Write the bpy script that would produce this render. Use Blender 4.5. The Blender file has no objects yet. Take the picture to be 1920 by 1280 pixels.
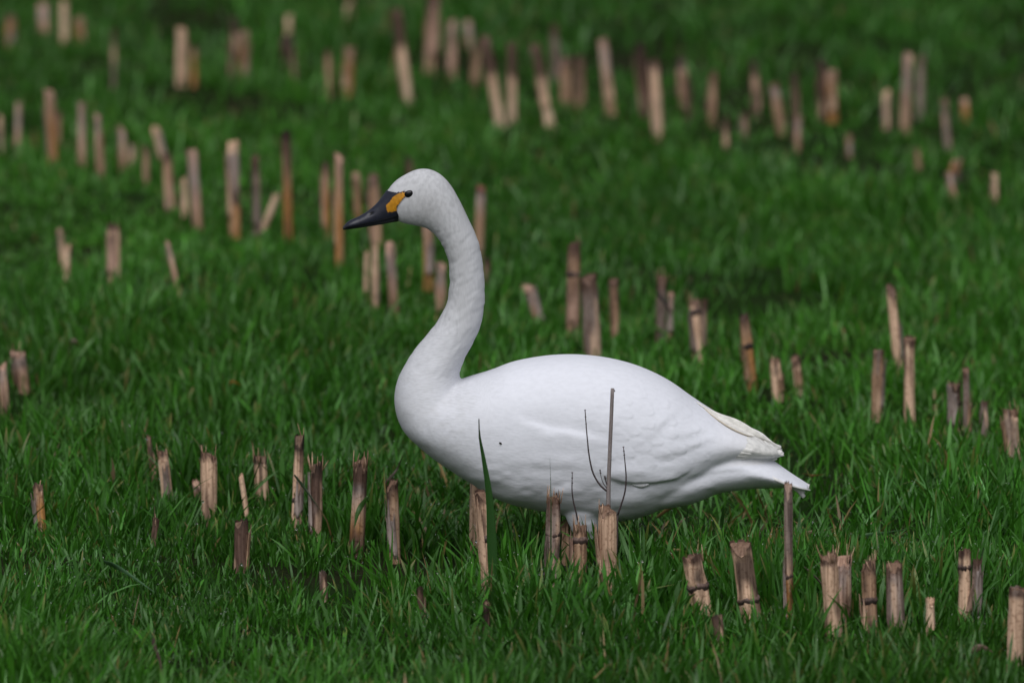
import bpy, math, random
import numpy as np

random.seed(11)
RNG = np.random.default_rng(7)
sc = bpy.context.scene
col = sc.collection

# ------------------------------------------------------------------ camera
LENS, SENSOR, R = 400.0, 36.0, 20.0            # 400 mm lens, swan 20 m away
FEET_PITCH = math.radians(10.0)
KPX = R * SENSOR / LENS / 1920.0               # metres per photo pixel at the swan
PITCH = FEET_PITCH - math.atan((1085 - 640) * SENSOR / LENS / 1920.0)
CAM = np.array([-(1100 - 960) * KPX, -R * math.cos(FEET_PITCH), R * math.sin(FEET_PITCH)])
UP = np.array([0, math.sin(PITCH), math.cos(PITCH)])
FWD = np.array([0, math.cos(PITCH), -math.sin(PITCH)])
cam_d = bpy.data.cameras.new('camera')
cam_d.lens, cam_d.sensor_width = LENS, SENSOR
cam_d.clip_start, cam_d.clip_end = 0.5, 6000
cam_d.dof.use_dof = True
cam_d.dof.focus_distance = R - 0.02
cam_d.dof.aperture_fstop = 4.2
cam_o = bpy.data.objects.new('camera', cam_d)
cam_o.location = CAM
cam_o.rotation_euler = (math.pi / 2 - PITCH, 0, 0)
col.objects.link(cam_o)
sc.camera = cam_o

# ------------------------------------------------------------------ sky, sun, exposure
SUN_EL, SUN_AZ = math.radians(53), math.radians(188)
world = bpy.data.worlds.new('World')
sc.world = world
world.use_nodes = True
wn = world.node_tree
wn.nodes.clear()
sky = wn.nodes.new('ShaderNodeTexSky')
sky.sky_type = 'NISHITA'
sky.sun_disc = False
sky.sun_elevation = SUN_EL
sky.sun_rotation = SUN_AZ
sky.air_density, sky.dust_density, sky.ozone_density = 1.0, 4.0, 1.0
hsv = wn.nodes.new('ShaderNodeHueSaturation')
hsv.inputs['Saturation'].default_value = 0.42      # cloud cover: a grey sky
bg = wn.nodes.new('ShaderNodeBackground')
bg.inputs['Strength'].default_value = 0.05
wo = wn.nodes.new('ShaderNodeOutputWorld')
wn.links.new(sky.outputs[0], hsv.inputs['Color'])
wn.links.new(hsv.outputs[0], bg.inputs['Color'])
wn.links.new(bg.outputs[0], wo.inputs['Surface'])
sun_d = bpy.data.lights.new('sun', 'SUN')
sun_d.energy = 1.5
sun_d.angle = math.radians(60)
sun_d.color = (0.98, 0.985, 1.0)
sun_o = bpy.data.objects.new('sun', sun_d)
sun_o.rotation_euler = (math.pi / 2 - SUN_EL, 0, math.pi - SUN_AZ)
col.objects.link(sun_o)
sc.view_settings.view_transform = 'Standard'
sc.view_settings.look = 'None'
sc.view_settings.exposure = 0.36
sc.view_settings.gamma = 1.0
sc.cycles.max_bounces = 8


# ------------------------------------------------------------------ helpers
def ray(px, py):
    k = SENSOR / LENS / 1920.0
    d = FWD + np.array([1, 0, 0]) * (px - 960) * k - UP * (py - 640) * k
    return d / np.linalg.norm(d)


SWAN_Y = 0.12                # the swan stands a little behind the front stubble row


def P(px, py, Y=SWAN_Y):
    d = ray(px, py)
    return CAM + d * ((Y - CAM[1]) / d[1])


def project(x, y, z):
    v = np.stack([x - CAM[0], y - CAM[1], z - CAM[2]], -1)
    f = v @ FWD
    k = SENSOR / LENS / 1920.0
    return 960 + v[..., 0] / f / k, 640 - (v @ UP) / f / k


def _hash(i, j, s):
    n = (i * 374761393 + j * 668265263 + s * 2147483647) & 0x7fffffff
    n = ((n ^ (n >> 13)) * 1274126177) & 0x7fffffff
    return ((n ^ (n >> 16)) & 0xffff) / 65535.0


def vnoise(x, y, s=0):
    x, y = np.asarray(x, float), np.asarray(y, float)
    i, j = np.floor(x).astype(np.int64), np.floor(y).astype(np.int64)
    u, v = x - i, y - j
    u, v = u * u * (3 - 2 * u), v * v * (3 - 2 * v)
    a, b = _hash(i, j, s), _hash(i + 1, j, s)
    c, d = _hash(i, j + 1, s), _hash(i + 1, j + 1, s)
    return (a * (1 - u) + b * u) * (1 - v) + (c * (1 - u) + d * u) * v


def ground_z(x, y):
    z = (vnoise(x * 0.9, y * 0.7, 3) - 0.5) * 0.040 + (vnoise(x * 3.4, y * 2.0, 5) - 0.5) * 0.055 + (vnoise(x * 9, y * 7, 6) - 0.5) * 0.012
    return z * (1 - 0.9 * np.exp(-((np.asarray(x) / 0.45) ** 2 + (np.asarray(y) / 0.45) ** 2)))      # even ground where the swan stands


def G(px, py, h=0.0):
    """where the pixel's ray meets the ground (or h metres above it)"""
    d = ray(px, py)
    z = h
    for _ in range(6):
        p = CAM + d * ((z - CAM[2]) / d[2])
        z = float(ground_z(p[0], p[1])) + h
    return p


def scale_at(p):
    return R / float(np.dot(np.asarray(p) - CAM, FWD))


def spline(pts, n):
    """Catmull-Rom through rows of pts, n samples, spaced by chord length"""
    p = np.asarray(pts, float)
    t = np.concatenate([[0], np.cumsum(np.maximum(np.linalg.norm(np.diff(p[:, :3 if p.shape[1] == 3 else 2], axis=0), axis=1), 1e-4))])
    m = np.gradient(p, t, axis=0)
    x = np.linspace(0, t[-1], n)
    k = np.clip(np.searchsorted(t, x, side='right') - 1, 0, len(t) - 2)
    h = (t[k + 1] - t[k])[:, None]
    u = ((x - t[k])[:, None]) / h
    return ((2 * u**3 - 3 * u**2 + 1) * p[k] + (u**3 - 2 * u**2 + u) * h * m[k]
            + (-2 * u**3 + 3 * u**2) * p[k + 1] + (u**3 - u**2) * h * m[k + 1])


def mesh_obj(name, verts, faces, mat=None, parent=None, colors=None, smooth=True, loc=None):
    me = bpy.data.meshes.new(name)
    me.from_pydata([tuple(map(float, v)) for v in verts], [], faces)
    if colors is not None:
        a = me.color_attributes.new('Col', 'FLOAT_COLOR', 'POINT')
        c = np.ones((len(verts), 4), np.float32)
        c[:, :3] = np.asarray(colors, np.float32)[:, :3]
        a.data.foreach_set('color', c.ravel())
    if smooth:
        me.shade_smooth()
    if mat:
        me.materials.append(mat)
    o = bpy.data.objects.new(name, me)
    if loc is not None:
        o.location = loc
    if parent is not None:
        o.parent = parent
    col.objects.link(o)
    return o


def empty(name, loc=(0, 0, 0)):
    o = bpy.data.objects.new(name, None)
    o.empty_display_size = 0.05
    o.location = tuple(map(float, loc))
    col.objects.link(o)
    return o


def tag(o, label=None, cat=None, group=None, kind=None):
    if label: o['label'] = label
    if cat: o['category'] = cat
    if group: o['group'] = group
    if kind: o['kind'] = kind
    return o


def nodes_mat(name):
    m = bpy.data.materials.new(name)
    m.use_nodes = True
    nt = m.node_tree
    return m, nt, nt.nodes['Principled BSDF'], nt.nodes['Material Output']


def N(nt, t, **kw):
    n = nt.nodes.new(t)
    for k, v in kw.items():
        if k in n.inputs:
            n.inputs[k].default_value = v
        else:
            setattr(n, k, v)
    return n


# ------------------------------------------------------------------ materials
def mat_grass():
    m, nt, b, out = nodes_mat('grass_blade')
    a = N(nt, 'ShaderNodeAttribute', attribute_name='Col')
    nt.links.new(a.outputs['Color'], b.inputs['Base Color'])
    b.inputs['Roughness'].default_value = 0.46
    b.inputs['Specular IOR Level'].default_value = 0.42
    tr = N(nt, 'ShaderNodeBsdfTranslucent')
    mul = N(nt, 'ShaderNodeMixRGB', blend_type='MULTIPLY')
    mul.inputs[0].default_value = 1.0
    mul.inputs[2].default_value = (0.9, 1.0, 0.35, 1)
    nt.links.new(a.outputs['Color'], mul.inputs[1])
    nt.links.new(mul.outputs[0], tr.inputs['Color'])
    mx = N(nt, 'ShaderNodeMixShader')
    mx.inputs[0].default_value = 0.32
    nt.links.new(b.outputs[0], mx.inputs[1])
    nt.links.new(tr.outputs[0], mx.inputs[2])
    nt.links.new(mx.outputs[0], out.inputs['Surface'])
    return m


def mat_ground():
    m, nt, b, out = nodes_mat('damp_soil')
    g = N(nt, 'ShaderNodeNewGeometry')
    n1 = N(nt, 'ShaderNodeTexNoise', Scale=2.2, Detail=6.0)
    n2 = N(nt, 'ShaderNodeTexNoise', Scale=45.0, Detail=4.0)
    nt.links.new(g.outputs['Position'], n1.inputs['Vector'])
    nt.links.new(g.outputs['Position'], n2.inputs['Vector'])
    r1 = N(nt, 'ShaderNodeValToRGB')
    r1.color_ramp.elements[0].position, r1.color_ramp.elements[0].color = 0.45, (0.016, 0.040, 0.007, 1)
    r1.color_ramp.elements[1].position, r1.color_ramp.elements[1].color = 0.72, (0.028, 0.024, 0.014, 1)
    nt.links.new(n1.outputs[0], r1.inputs[0])
    mx = N(nt, 'ShaderNodeMixRGB', blend_type='MULTIPLY')
    mx.inputs[0].default_value = 0.7
    nt.links.new(r1.outputs[0], mx.inputs[1])
    nt.links.new(n2.outputs[0], mx.inputs[2])
    nt.links.new(mx.outputs[0], b.inputs['Base Color'])
    b.inputs['Roughness'].default_value = 0.95
    b.inputs['Specular IOR Level'].default_value = 0.05
    bp = N(nt, 'ShaderNodeBump', Strength=0.6, Distance=0.01)
    nt.links.new(n2.outputs[0], bp.inputs['Height'])
    nt.links.new(bp.outputs[0], b.inputs['Normal'])
    return m


def mat_stalk():
    m, nt, b, out = nodes_mat('dry_stalk')
    a = N(nt, 'ShaderNodeAttribute', attribute_name='Col')
    tc = N(nt, 'ShaderNodeTexCoord')
    oi = N(nt, 'ShaderNodeObjectInfo')
    mp = N(nt, 'ShaderNodeMapping')
    mp.inputs['Scale'].default_value = (260, 260, 9)
    add = N(nt, 'ShaderNodeVectorMath', operation='ADD')
    nt.links.new(tc.outputs['Object'], mp.inputs['Vector'])
    nt.links.new(mp.outputs[0], add.inputs[0])
    nt.links.new(oi.outputs['Random'], add.inputs[1])
    fib = N(nt, 'ShaderNodeTexNoise', Scale=1.0, Detail=5.0, Roughness=0.65)
    nt.links.new(add.outputs[0], fib.inputs['Vector'])
    r = N(nt, 'ShaderNodeValToRGB')
    r.color_ramp.elements[0].position, r.color_ramp.elements[0].color = 0.34, (0.42, 0.34, 0.28, 1)
    r.color_ramp.elements[1].position, r.color_ramp.elements[1].color = 0.56, (1.08, 1.05, 1.0, 1)
    nt.links.new(fib.outputs[0], r.inputs[0])
    mul = N(nt, 'ShaderNodeMixRGB', blend_type='MULTIPLY')
    mul.inputs[0].default_value = 0.85
    nt.links.new(a.outputs['Color'], mul.inputs[1])
    nt.links.new(r.outputs[0], mul.inputs[2])
    sp = N(nt, 'ShaderNodeTexNoise', Scale=170.0, Detail=3.0)
    nt.links.new(tc.outputs['Object'], sp.inputs['Vector'])
    r2 = N(nt, 'ShaderNodeValToRGB')
    r2.color_ramp.elements[0].position, r2.color_ramp.elements[0].color = 0.30, (0.45, 0.36, 0.32, 1)
    r2.color_ramp.elements[1].position, r2.color_ramp.elements[1].color = 0.46, (1, 1, 1, 1)
    nt.links.new(sp.outputs[0], r2.inputs[0])
    mul2 = N(nt, 'ShaderNodeMixRGB', blend_type='MULTIPLY')
    mul2.inputs[0].default_value = 0.8
    nt.links.new(mul.outputs[0], mul2.inputs[1])
    nt.links.new(r2.outputs[0], mul2.inputs[2])
    nt.links.new(mul2.outputs[0], b.inputs['Base Color'])
    b.inputs['Roughness'].default_value = 0.62
    b.inputs['Specular IOR Level'].default_value = 0.3
    bp = N(nt, 'ShaderNodeBump', Strength=0.5, Distance=0.0015)
    nt.links.new(fib.outputs[0], bp.inputs['Height'])
    nt.links.new(bp.outputs[0], b.inputs['Normal'])
    return m


def mat_feather():
    m, nt, b, out = nodes_mat('white_plumage')
    a = N(nt, 'ShaderNodeAttribute', attribute_name='Col')
    f = N(nt, 'ShaderNodeAttribute', attribute_name='flow')     # coordinates that run along the plumage
    mp = N(nt, 'ShaderNodeMapping')
    mp.inputs['Scale'].default_value = (55, 260, 260)
    nt.links.new(f.outputs['Vector'], mp.inputs['Vector'])
    n1 = N(nt, 'ShaderNodeTexNoise', Scale=1.0, Detail=4.0, Roughness=0.6)
    nt.links.new(mp.outputs[0], n1.inputs['Vector'])
    mp2 = N(nt, 'ShaderNodeMapping')
    mp2.inputs['Scale'].default_value = (22, 42, 42)
    nt.links.new(f.outputs['Vector'], mp2.inputs['Vector'])
    n2 = N(nt, 'ShaderNodeTexVoronoi', feature='SMOOTH_F1', Smoothness=0.35)
    nt.links.new(mp2.outputs[0], n2.inputs['Vector'])
    mp3 = N(nt, 'ShaderNodeMapping')
    mp3.inputs['Scale'].default_value = (90, 130, 130)
    nt.links.new(f.outputs['Vector'], mp3.inputs['Vector'])
    n3 = N(nt, 'ShaderNodeTexNoise', Scale=1.0, Detail=3.0)
    nt.links.new(mp3.outputs[0], n3.inputs['Vector'])
    r = N(nt, 'ShaderNodeValToRGB')
    r.color_ramp.elements[0].position, r.color_ramp.elements[0].color = 0.32, (0.80, 0.80, 0.80, 1)
    r.color_ramp.elements[1].position, r.color_ramp.elements[1].color = 0.60, (1, 1, 1, 1)
    nt.links.new(n3.outputs[0], r.inputs[0])
    mul = N(nt, 'ShaderNodeMixRGB', blend_type='MULTIPLY')
    nt.links.new(a.outputs['Alpha'], mul.inputs[0])
    nt.links.new(a.outputs['Color'], mul.inputs[1])
    nt.links.new(r.outputs[0], mul.inputs[2])
    nt.links.new(mul.outputs[0], b.inputs['Base Color'])
    b.inputs['Roughness'].default_value = 0.8
    b.inputs['Specular IOR Level'].default_value = 0.15
    b.inputs['Sheen Weight'].default_value = 0.05
    b1 = N(nt, 'ShaderNodeBump', Strength=0.05, Distance=0.006)
    nt.links.new(n2.outputs[0], b1.inputs['Height'])
    b2 = N(nt, 'ShaderNodeBump', Strength=0.10, Distance=0.0018)
    nt.links.new(n1.outputs[0], b2.inputs['Height'])
    nt.links.new(b1.outputs[0], b2.inputs['Normal'])
    nt.links.new(b2.outputs[0], b.inputs['Normal'])
    return m


def mat_attr(name, rough, spec=0.5, bump=0.0, scale=200.0):
    m, nt, b, out = nodes_mat(name)
    a = N(nt, 'ShaderNodeAttribute', attribute_name='Col')
    n = N(nt, 'ShaderNodeTexNoise', Scale=scale, Detail=4.0)
    tc = N(nt, 'ShaderNodeTexCoord')
    nt.links.new(tc.outputs['Object'], n.inputs['Vector'])
    r = N(nt, 'ShaderNodeValToRGB')
    r.color_ramp.elements[0].position, r.color_ramp.elements[0].color = 0.3, (0.72, 0.72, 0.72, 1)
    r.color_ramp.elements[1].position, r.color_ramp.elements[1].color = 0.65, (1.1, 1.1, 1.1, 1)
    nt.links.new(n.outputs[0], r.inputs[0])
    mul = N(nt, 'ShaderNodeMixRGB', blend_type='MULTIPLY')
    mul.inputs[0].default_value = 0.8
    nt.links.new(a.outputs['Color'], mul.inputs[1])
    nt.links.new(r.outputs[0], mul.inputs[2])
    nt.links.new(mul.outputs[0], b.inputs['Base Color'])
    b.inputs['Roughness'].default_value = rough
    b.inputs['Specular IOR Level'].default_value = spec
    if bump:
        bp = N(nt, 'ShaderNodeBump', Strength=bump, Distance=0.001)
        nt.links.new(n.outputs[0], bp.inputs['Height'])
        nt.links.new(bp.outputs[0], b.inputs['Normal'])
    return m


def mat_dew():
    m, nt, b, out = nodes_mat('dew')
    b.inputs['Base Color'].default_value = (1, 1, 1, 1)
    b.inputs['Roughness'].default_value = 0.02
    b.inputs['IOR'].default_value = 1.33
    b.inputs['Transmission Weight'].default_value = 1.0
    b.inputs['Specular IOR Level'].default_value = 1.0
    return m


M_GRASS, M_GROUND, M_STALK, M_FEATHER = mat_grass(), mat_ground(), mat_stalk(), mat_feather()
M_BILL = mat_attr('bill_horn', 0.38, 0.5, 0.25, 160.0)
M_EYE = mat_attr('eye_gloss', 0.22, 0.35)
M_LEG = mat_attr('black_leg_skin', 0.5, 0.4, 0.6, 400.0)
M_TWIG = mat_attr('dead_twig', 0.75, 0.2, 0.6, 500.0)
M_DEW = mat_dew()

# ------------------------------------------------------------------ ground: one sheet to the horizon
def axis(lo, hi, step, far):
    core = np.arange(lo, hi + 1e-6, step)
    out = [core[-1] + step * 1.6 ** k for k in range(1, 40) if core[-1] + step * 1.6 ** k < far]
    inn = [core[0] - step * 1.6 ** k for k in range(1, 40) if core[0] - step * 1.6 ** k > -far]
    return np.array([-far] + inn[::-1] + list(core) + out + [far])


gx, gy = axis(-4.5, 4.5, 0.09, 2500), axis(-4.5, 14, 0.09, 2500)
GX, GY = np.meshgrid(gx, gy)
fade = np.clip(1 - (np.maximum(np.abs(GX) - 4.5, 0) + np.maximum(GY - 14, 0) + np.maximum(-4.5 - GY, 0)) / 30, 0, 1)
GZ = ground_z(GX, GY) * fade
nx, ny = len(gx), len(gy)
idx = np.arange(nx * ny).reshape(ny, nx)
quads = np.stack([idx[:-1, :-1], idx[:-1, 1:], idx[1:, 1:], idx[1:, :-1]], -1).reshape(-1, 4)
ground = mesh_obj('ground', np.stack([GX, GY, GZ], -1).reshape(-1, 3), quads.tolist(), M_GROUND)
tag(ground, 'damp dark soil of the field under the grass', 'field', kind='structure')


# ------------------------------------------------------------------ grass
STUB_AT = []                # (x, y, radius) of every stub: the sward is thinner right around them


def build_grass():
    zones = [  # x half width at the near end, far end, y range, tufts per m2, blades per tuft
        (1.55, 1.75, -2.2, 1.0, 800, 17),
        (1.75, 1.95, 1.0, 4.5, 560, 15),
        (1.95, 2.3, 4.5, 11.0, 330, 13),
    ]
    bx, by, hd, cx, cy, far = [], [], [], [], [], []
    for w0, w1, y0, y1, dens, nb in zones:
        area = (w0 + w1) * (y1 - y0)
        nt = int(area * dens)
        ty = RNG.uniform(y0, y1, nt)
        f = (ty - y0) / (y1 - y0)
        tx = RNG.uniform(-1, 1, nt) * (w0 + (w1 - w0) * f) + CAM[0]
        thin = vnoise(tx * 2.3, ty * 1.6, 21) * 0.65 + vnoise(tx * 7, ty * 5, 22) * 0.35
        keep = RNG.random(nt) < np.clip(0.30 + 2.2 * (thin - 0.30), 0.16, 1)
        tx, ty = tx[keep], ty[keep]
        k = RNG.poisson(nb, len(tx)) + 2
        rep = np.repeat(np.arange(len(tx)), k)
        sd = 0.020 + 0.016 * RNG.random(len(tx))
        ox, oy = RNG.normal(0, 1, len(rep)) * sd[rep], RNG.normal(0, 1, len(rep)) * sd[rep]
        bx.append(tx[rep] + ox); by.append(ty[rep] + oy)
        cx.append(tx[rep]); cy.append(ty[rep])
        hd.append(np.arctan2(oy, ox)); far.append(np.full(len(rep), 1.0 if y0 < 4 else 1.2))
    # a sparser rim of the field around what the lens sees
    n = 40000
    rx, ry = RNG.uniform(-4.4, 4.4, n), RNG.uniform(-4.2, 14, n)
    o = (np.abs(rx - CAM[0]) > 1.7) | (ry < -2.2) | (ry > 11)
    rx, ry = rx[o], ry[o]
    bx.append(rx); by.append(ry); cx.append(rx); cy.append(ry)
    hd.append(RNG.uniform(-math.pi, math.pi, len(rx))); far.append(np.full(len(rx), 1.6))
    bx, by, cx, cy, hd, far = map(np.concatenate, (bx, by, cx, cy, hd, far))
    n = len(bx)
    ppx, ppy = project(bx, by, 0 * bx)
    # ----- length: tussocks, and longer growth along the front of the picture
    tall = vnoise(cx * 1.5 + 9, cy * 1.1, 31) * 0.6 + vnoise(cx * 5.5, cy * 4.5, 32) * 0.4
    L = 0.022 + 0.050 * np.clip(tall * 1.9 - 0.45, 0, 1.15)
    row = np.exp(-((ppy - (905 + 0.165 * ppx)) / 95.0) ** 2)         # along the front stubble row
    L *= 1 + 0.40 * row + 0.35 * np.clip((ppy - 1040) / 120, 0, 1)
    L *= 1 - 0.22 * np.clip((ppy - 640) / -300, 0, 1)
    # wiry flattened patch behind the swan's tail
    flat = np.exp(-(((ppx - 1400) / 190.0) ** 2 + ((ppy - 1010) / 48.0) ** 2))
    flat2 = np.exp(-(((ppx - 880) / 130.0) ** 2 + ((ppy - 975) / 55.0) ** 2))
    L *= (1 - 0.35 * flat) * (1 - 0.35 * flat2)
    # trodden under the swan
    L *= 1 - 0.35 * np.exp(-((bx / 0.20) ** 2 + ((by - SWAN_Y) / 0.14) ** 2))
    L *= RNG.lognormal(0, 0.30, n)
    for sx_, sy_, sr_ in STUB_AT:
        m = (np.abs(bx - sx_) < sr_ + 0.022) & (by < sy_ + 0.03) & (by > sy_ - 0.20)
        L[m] = np.minimum(L[m], RNG.uniform(0.024, 0.056 + 0.02 * (sy_ < 0.3), int(m.sum())))
    L = np.clip(L, 0.016, 0.13)
    W = RNG.uniform(0.0022, 0.0056, n) * far * (0.7 + 5.0 * L)
    W *= 1 + 0.45 * (RNG.random(n) < 0.12)
    head = hd + RNG.normal(0, 0.9, n)
    lean = np.abs(RNG.normal(0.28, 0.32, n)) * (1 - 0.4 * row) + 0.35 * flat + 0.3 * flat2
    bend = np.abs(RNG.normal(0.18, 0.32, n)) + 0.45 * flat
    flop = RNG.random(n) < 0.05
    bend = np.where(flop, bend + 0.7, bend)
    L = np.where(flop, L * 1.25, L)
    face = head + math.pi / 2 + RNG.normal(0, 0.7, n)
    twist = RNG.normal(0, 0.7, n)
    T = np.array([0.0, 0.28, 0.55, 0.80, 1.0])
    PW = np.array([0.75, 1.0, 0.92, 0.62, 0.0])
    blunt = RNG.random(n) < 0.45                                      # bitten-off tips
    z0 = ground_z(bx, by)
    V = np.empty((n, 9, 3), np.float32)
    dx, dy = np.cos(head), np.sin(head)
    vi = 0
    for k in range(5):
        t = T[k]
        ang = lean + bend * t * 1.1
        # integrate the arc roughly
        out_ = L * t * np.sin(np.minimum(lean + bend * t * 0.62, 1.75))
        up_ = L * t * np.cos(np.minimum(lean + bend * t * 0.62, 1.75))
        px, py, pz = bx + dx * out_, by + dy * out_, z0 - 0.004 + up_
        if k == 4:
            V[:, 8] = np.stack([px, py, pz], -1)
        else:
            a = face + twist * t
            w = W * np.where(blunt & (k == 3), 0.95, PW[k]) * 0.5
            sx, sy = np.cos(a) * w, np.sin(a) * w
            V[:, vi] = np.stack([px - sx, py - sy, pz], -1)
            V[:, vi + 1] = np.stack([px + sx, py + sy, pz], -1)
            vi += 2
    F = np.array([[0, 1, 3], [0, 3, 2], [2, 3, 5], [2, 5, 4], [4, 5, 7], [4, 7, 6], [6, 7, 8]])
    tri = (F[None] + (np.arange(n) * 9)[:, None, None]).reshape(-1, 3)
    # ----- colour
    c = np.array([0.038, 0.146, 0.014]) * RNG.lognormal(0, 0.24, (n, 1))
    hue = vnoise(cx * 2, cy * 2, 41)[:, None] * 0.6 + RNG.random((n, 1)) * 0.4
    tone = vnoise(cx * 1.1 + 5, cy * 0.5, 45)[:, None] * 0.6 + vnoise(cx * 4.2, cy * 2.4, 46)[:, None] * 0.4
    c = c * (0.50 + 1.05 * tone)
    c = c * (1 - hue * 0.6) + c * np.array([1.35, 1.18, 0.75]) * hue * 0.6
    sky_sheen = (RNG.random(n) < 0.13)[:, None]  # bluish sky sheen of some blades, painted into their colour
    c = np.where(sky_sheen, c * np.array([1.8, 1.25, 3.6]), c)
    dry = RNG.random(n) < (0.006 + 0.34 * flat + 0.14 * flat2 + 0.014 * (vnoise(cx * 3, cy * 3, 43) > 0.72))
    dcol = np.array([0.36, 0.25, 0.11]) * RNG.uniform(0.25, 1.0, (n, 1))
    c = np.where(dry[:, None], dcol, c)
    C = np.ones((n, 9, 4), np.float32)
    C[:, :, :3] = c[:, None, :]
    tipdry = RNG.random(n) < 0.09
    C[tipdry, 8, :3] = [0.30, 0.22, 0.09]
    C[tipdry, 6:8, :3] = C[tipdry, 6:8, :3] * 0.6 + np.array([0.10, 0.08, 0.03])
    C[:, 0:2, :3] *= np.array([1.15, 1.0, 0.9])
    me = bpy.data.meshes.new('grass')
    me.vertices.add(n * 9)
    me.vertices.foreach_set('co', V.reshape(-1))
    nt = len(tri)
    me.loops.add(nt * 3)
    me.loops.foreach_set('vertex_index', tri.reshape(-1).astype(np.int32))
    me.polygons.add(nt)
    me.polygons.foreach_set('loop_start', np.arange(0, nt * 3, 3, dtype=np.int32))
    me.polygons.foreach_set('use_smooth', np.ones(nt, bool))
    me.update()
    me.validate()
    at = me.color_attributes.new('Col', 'FLOAT_COLOR', 'POINT')
    at.data.foreach_set('color', C.reshape(-1))
    me.materials.append(M_GRASS)
    o = bpy.data.objects.new('grass', me)
    col.objects.link(o)
    tag(o, 'lush green grass covering the whole field', 'grass', kind='stuff')
    print('grass blades', n, 'tris', nt)
    return V, ppx, ppy


def build_dew(V, ppx, ppy):
    ok = np.where((ppy > 860) & (ppy < 1260) & (ppx > -60) & (ppx < 1980))[0]
    pick = RNG.choice(ok, min(2600, len(ok)), replace=False)
    tips = V[pick, 8].astype(float) * 0.9 + V[pick, 6] * 0.1
    r = RNG.uniform(0.0007, 0.0016, len(pick)) * (1 + 0.7 * (RNG.random(len(pick)) < 0.10))
    t = (1 + 5 ** 0.5) / 2
    iv = np.array([[-1, t, 0], [1, t, 0], [-1, -t, 0], [1, -t, 0], [0, -1, t], [0, 1, t], [0, -1, -t], [0, 1, -t],
                   [t, 0, -1], [t, 0, 1], [-t, 0, -1], [-t, 0, 1]]) / math.sqrt(1 + t * t)
    fi = np.array([[0, 11, 5], [0, 5, 1], [0, 1, 7], [0, 7, 10], [0, 10, 11], [1, 5, 9], [5, 11, 4], [11, 10, 2],
                   [10, 7, 6], [7, 1, 8], [3, 9, 4], [3, 4, 2], [3, 2, 6], [3, 6, 8], [3, 8, 9], [4, 9, 5],
                   [2, 4, 11], [6, 2, 10], [8, 6, 7], [9, 8, 1]])
    vs = (tips[:, None] + iv[None] * r[:, None, None]).reshape(-1, 3)
    fs = (fi[None] + (np.arange(len(pick)) * 12)[:, None, None]).reshape(-1, 3)
    o = mesh_obj('dew', vs, fs.tolist(), M_DEW)
    tag(o, 'tiny dew drops hanging on the grass tips', 'dew', kind='stuff')



# ------------------------------------------------------------------ the swan
def loft(pairs, n, seg, cap=True, flat=None):
    """pairs: (topx, topy, botx, boty, half width in px); closed tube in the swan's mid plane"""
    s = spline(pairs, n)
    a = np.arange(seg) / seg * 2 * math.pi
    V = []
    for i, (tx, ty, bx, by, hw) in enumerate(s):
        e = 1.0 if flat is None else flat(i / (n - 1))
        t, b = P(tx, ty), P(bx, by)
        c, h = (t + b) / 2, (t - b) / 2
        ca, sa = np.cos(a), np.sin(a)
        V.append(c + h * (np.sign(ca) * np.abs(ca) ** e)[:, None]
                 + np.array([0, 1, 0]) * (hw * KPX * np.sign(sa) * np.abs(sa) ** e)[:, None])
    V = np.concatenate(V)
    F = []
    for i in range(n - 1):
        for j in range(seg):
            k = (j + 1) % seg
            F.append((i * seg + j, i * seg + k, (i + 1) * seg + k, (i + 1) * seg + j))
    if cap:
        c0, c1 = V[:seg].mean(0), V[-seg:].mean(0)
        V = np.concatenate([V, [c0, c1]])
        a0, a1 = n * seg, n * seg + 1
        for j in range(seg):
            k = (j + 1) % seg
            F.append((a0, k, j))
            F.append((a1, (n - 1) * seg + j, (n - 1) * seg + k))
    return V, F


HEAD = [
    (642.5, 426, 643.5, 431, 4), (650.5, 417, 653, 430, 10), (674, 405, 676, 427, 12.5), (692, 394, 697, 423.5, 13.5),
    (708, 380, 719, 419, 15), (717, 369, 731, 416.5, 17), (726, 357, 743, 414, 20), (742, 338.5, 757, 418.5, 26),
    (760, 327, 773, 422, 31), (780, 318, 785, 424, 34.5), (798, 316, 797, 427, 36), (820, 323, 806, 432, 36),
    (843, 344, 813, 438, 35), (860, 372, 820, 446, 34), (877, 407, 829, 459, 33), (893, 442, 837, 477, 33),
    (902, 473, 841, 493, 33), (906, 500, 842, 512, 33.5), (909, 541, 842, 540, 35), (908, 570, 837, 569, 37),
    (905, 597, 824, 596, 40), (894, 628, 803, 624, 46), (875, 666, 774, 660, 55), (862, 698, 751, 698, 66),
    (868, 735, 740, 735, 80), (885, 770, 742, 772, 93), (908, 800, 756, 806, 101), (935, 826, 782, 831, 103), (965, 848, 830, 850, 90),
]
TORSO = [
    (748, 755, 748, 785, 22), (768, 735, 768, 818, 66), (800, 724, 800, 848, 94), (840, 720, 840, 876, 112),
    (880, 708, 880, 901, 124), (920, 696, 920, 926, 130), (960, 681, 960, 943, 135), (1000, 672.5, 1000, 952, 139),
    (1050, 667, 1050, 961, 142), (1100, 668, 1100, 970, 143), (1150, 675, 1150, 975, 141), (1200, 689, 1200, 967, 136),
    (1250, 712, 1250, 948, 126), (1300, 746, 1300, 918, 110), (1340, 772, 1340, 886, 95), (1380, 794, 1378, 864, 80),
    (1410, 810, 1408, 857, 66), (1435, 825, 1435, 857, 50), (1452, 836, 1452, 856, 34), (1460, 843, 1460, 853, 18),
]
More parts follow.
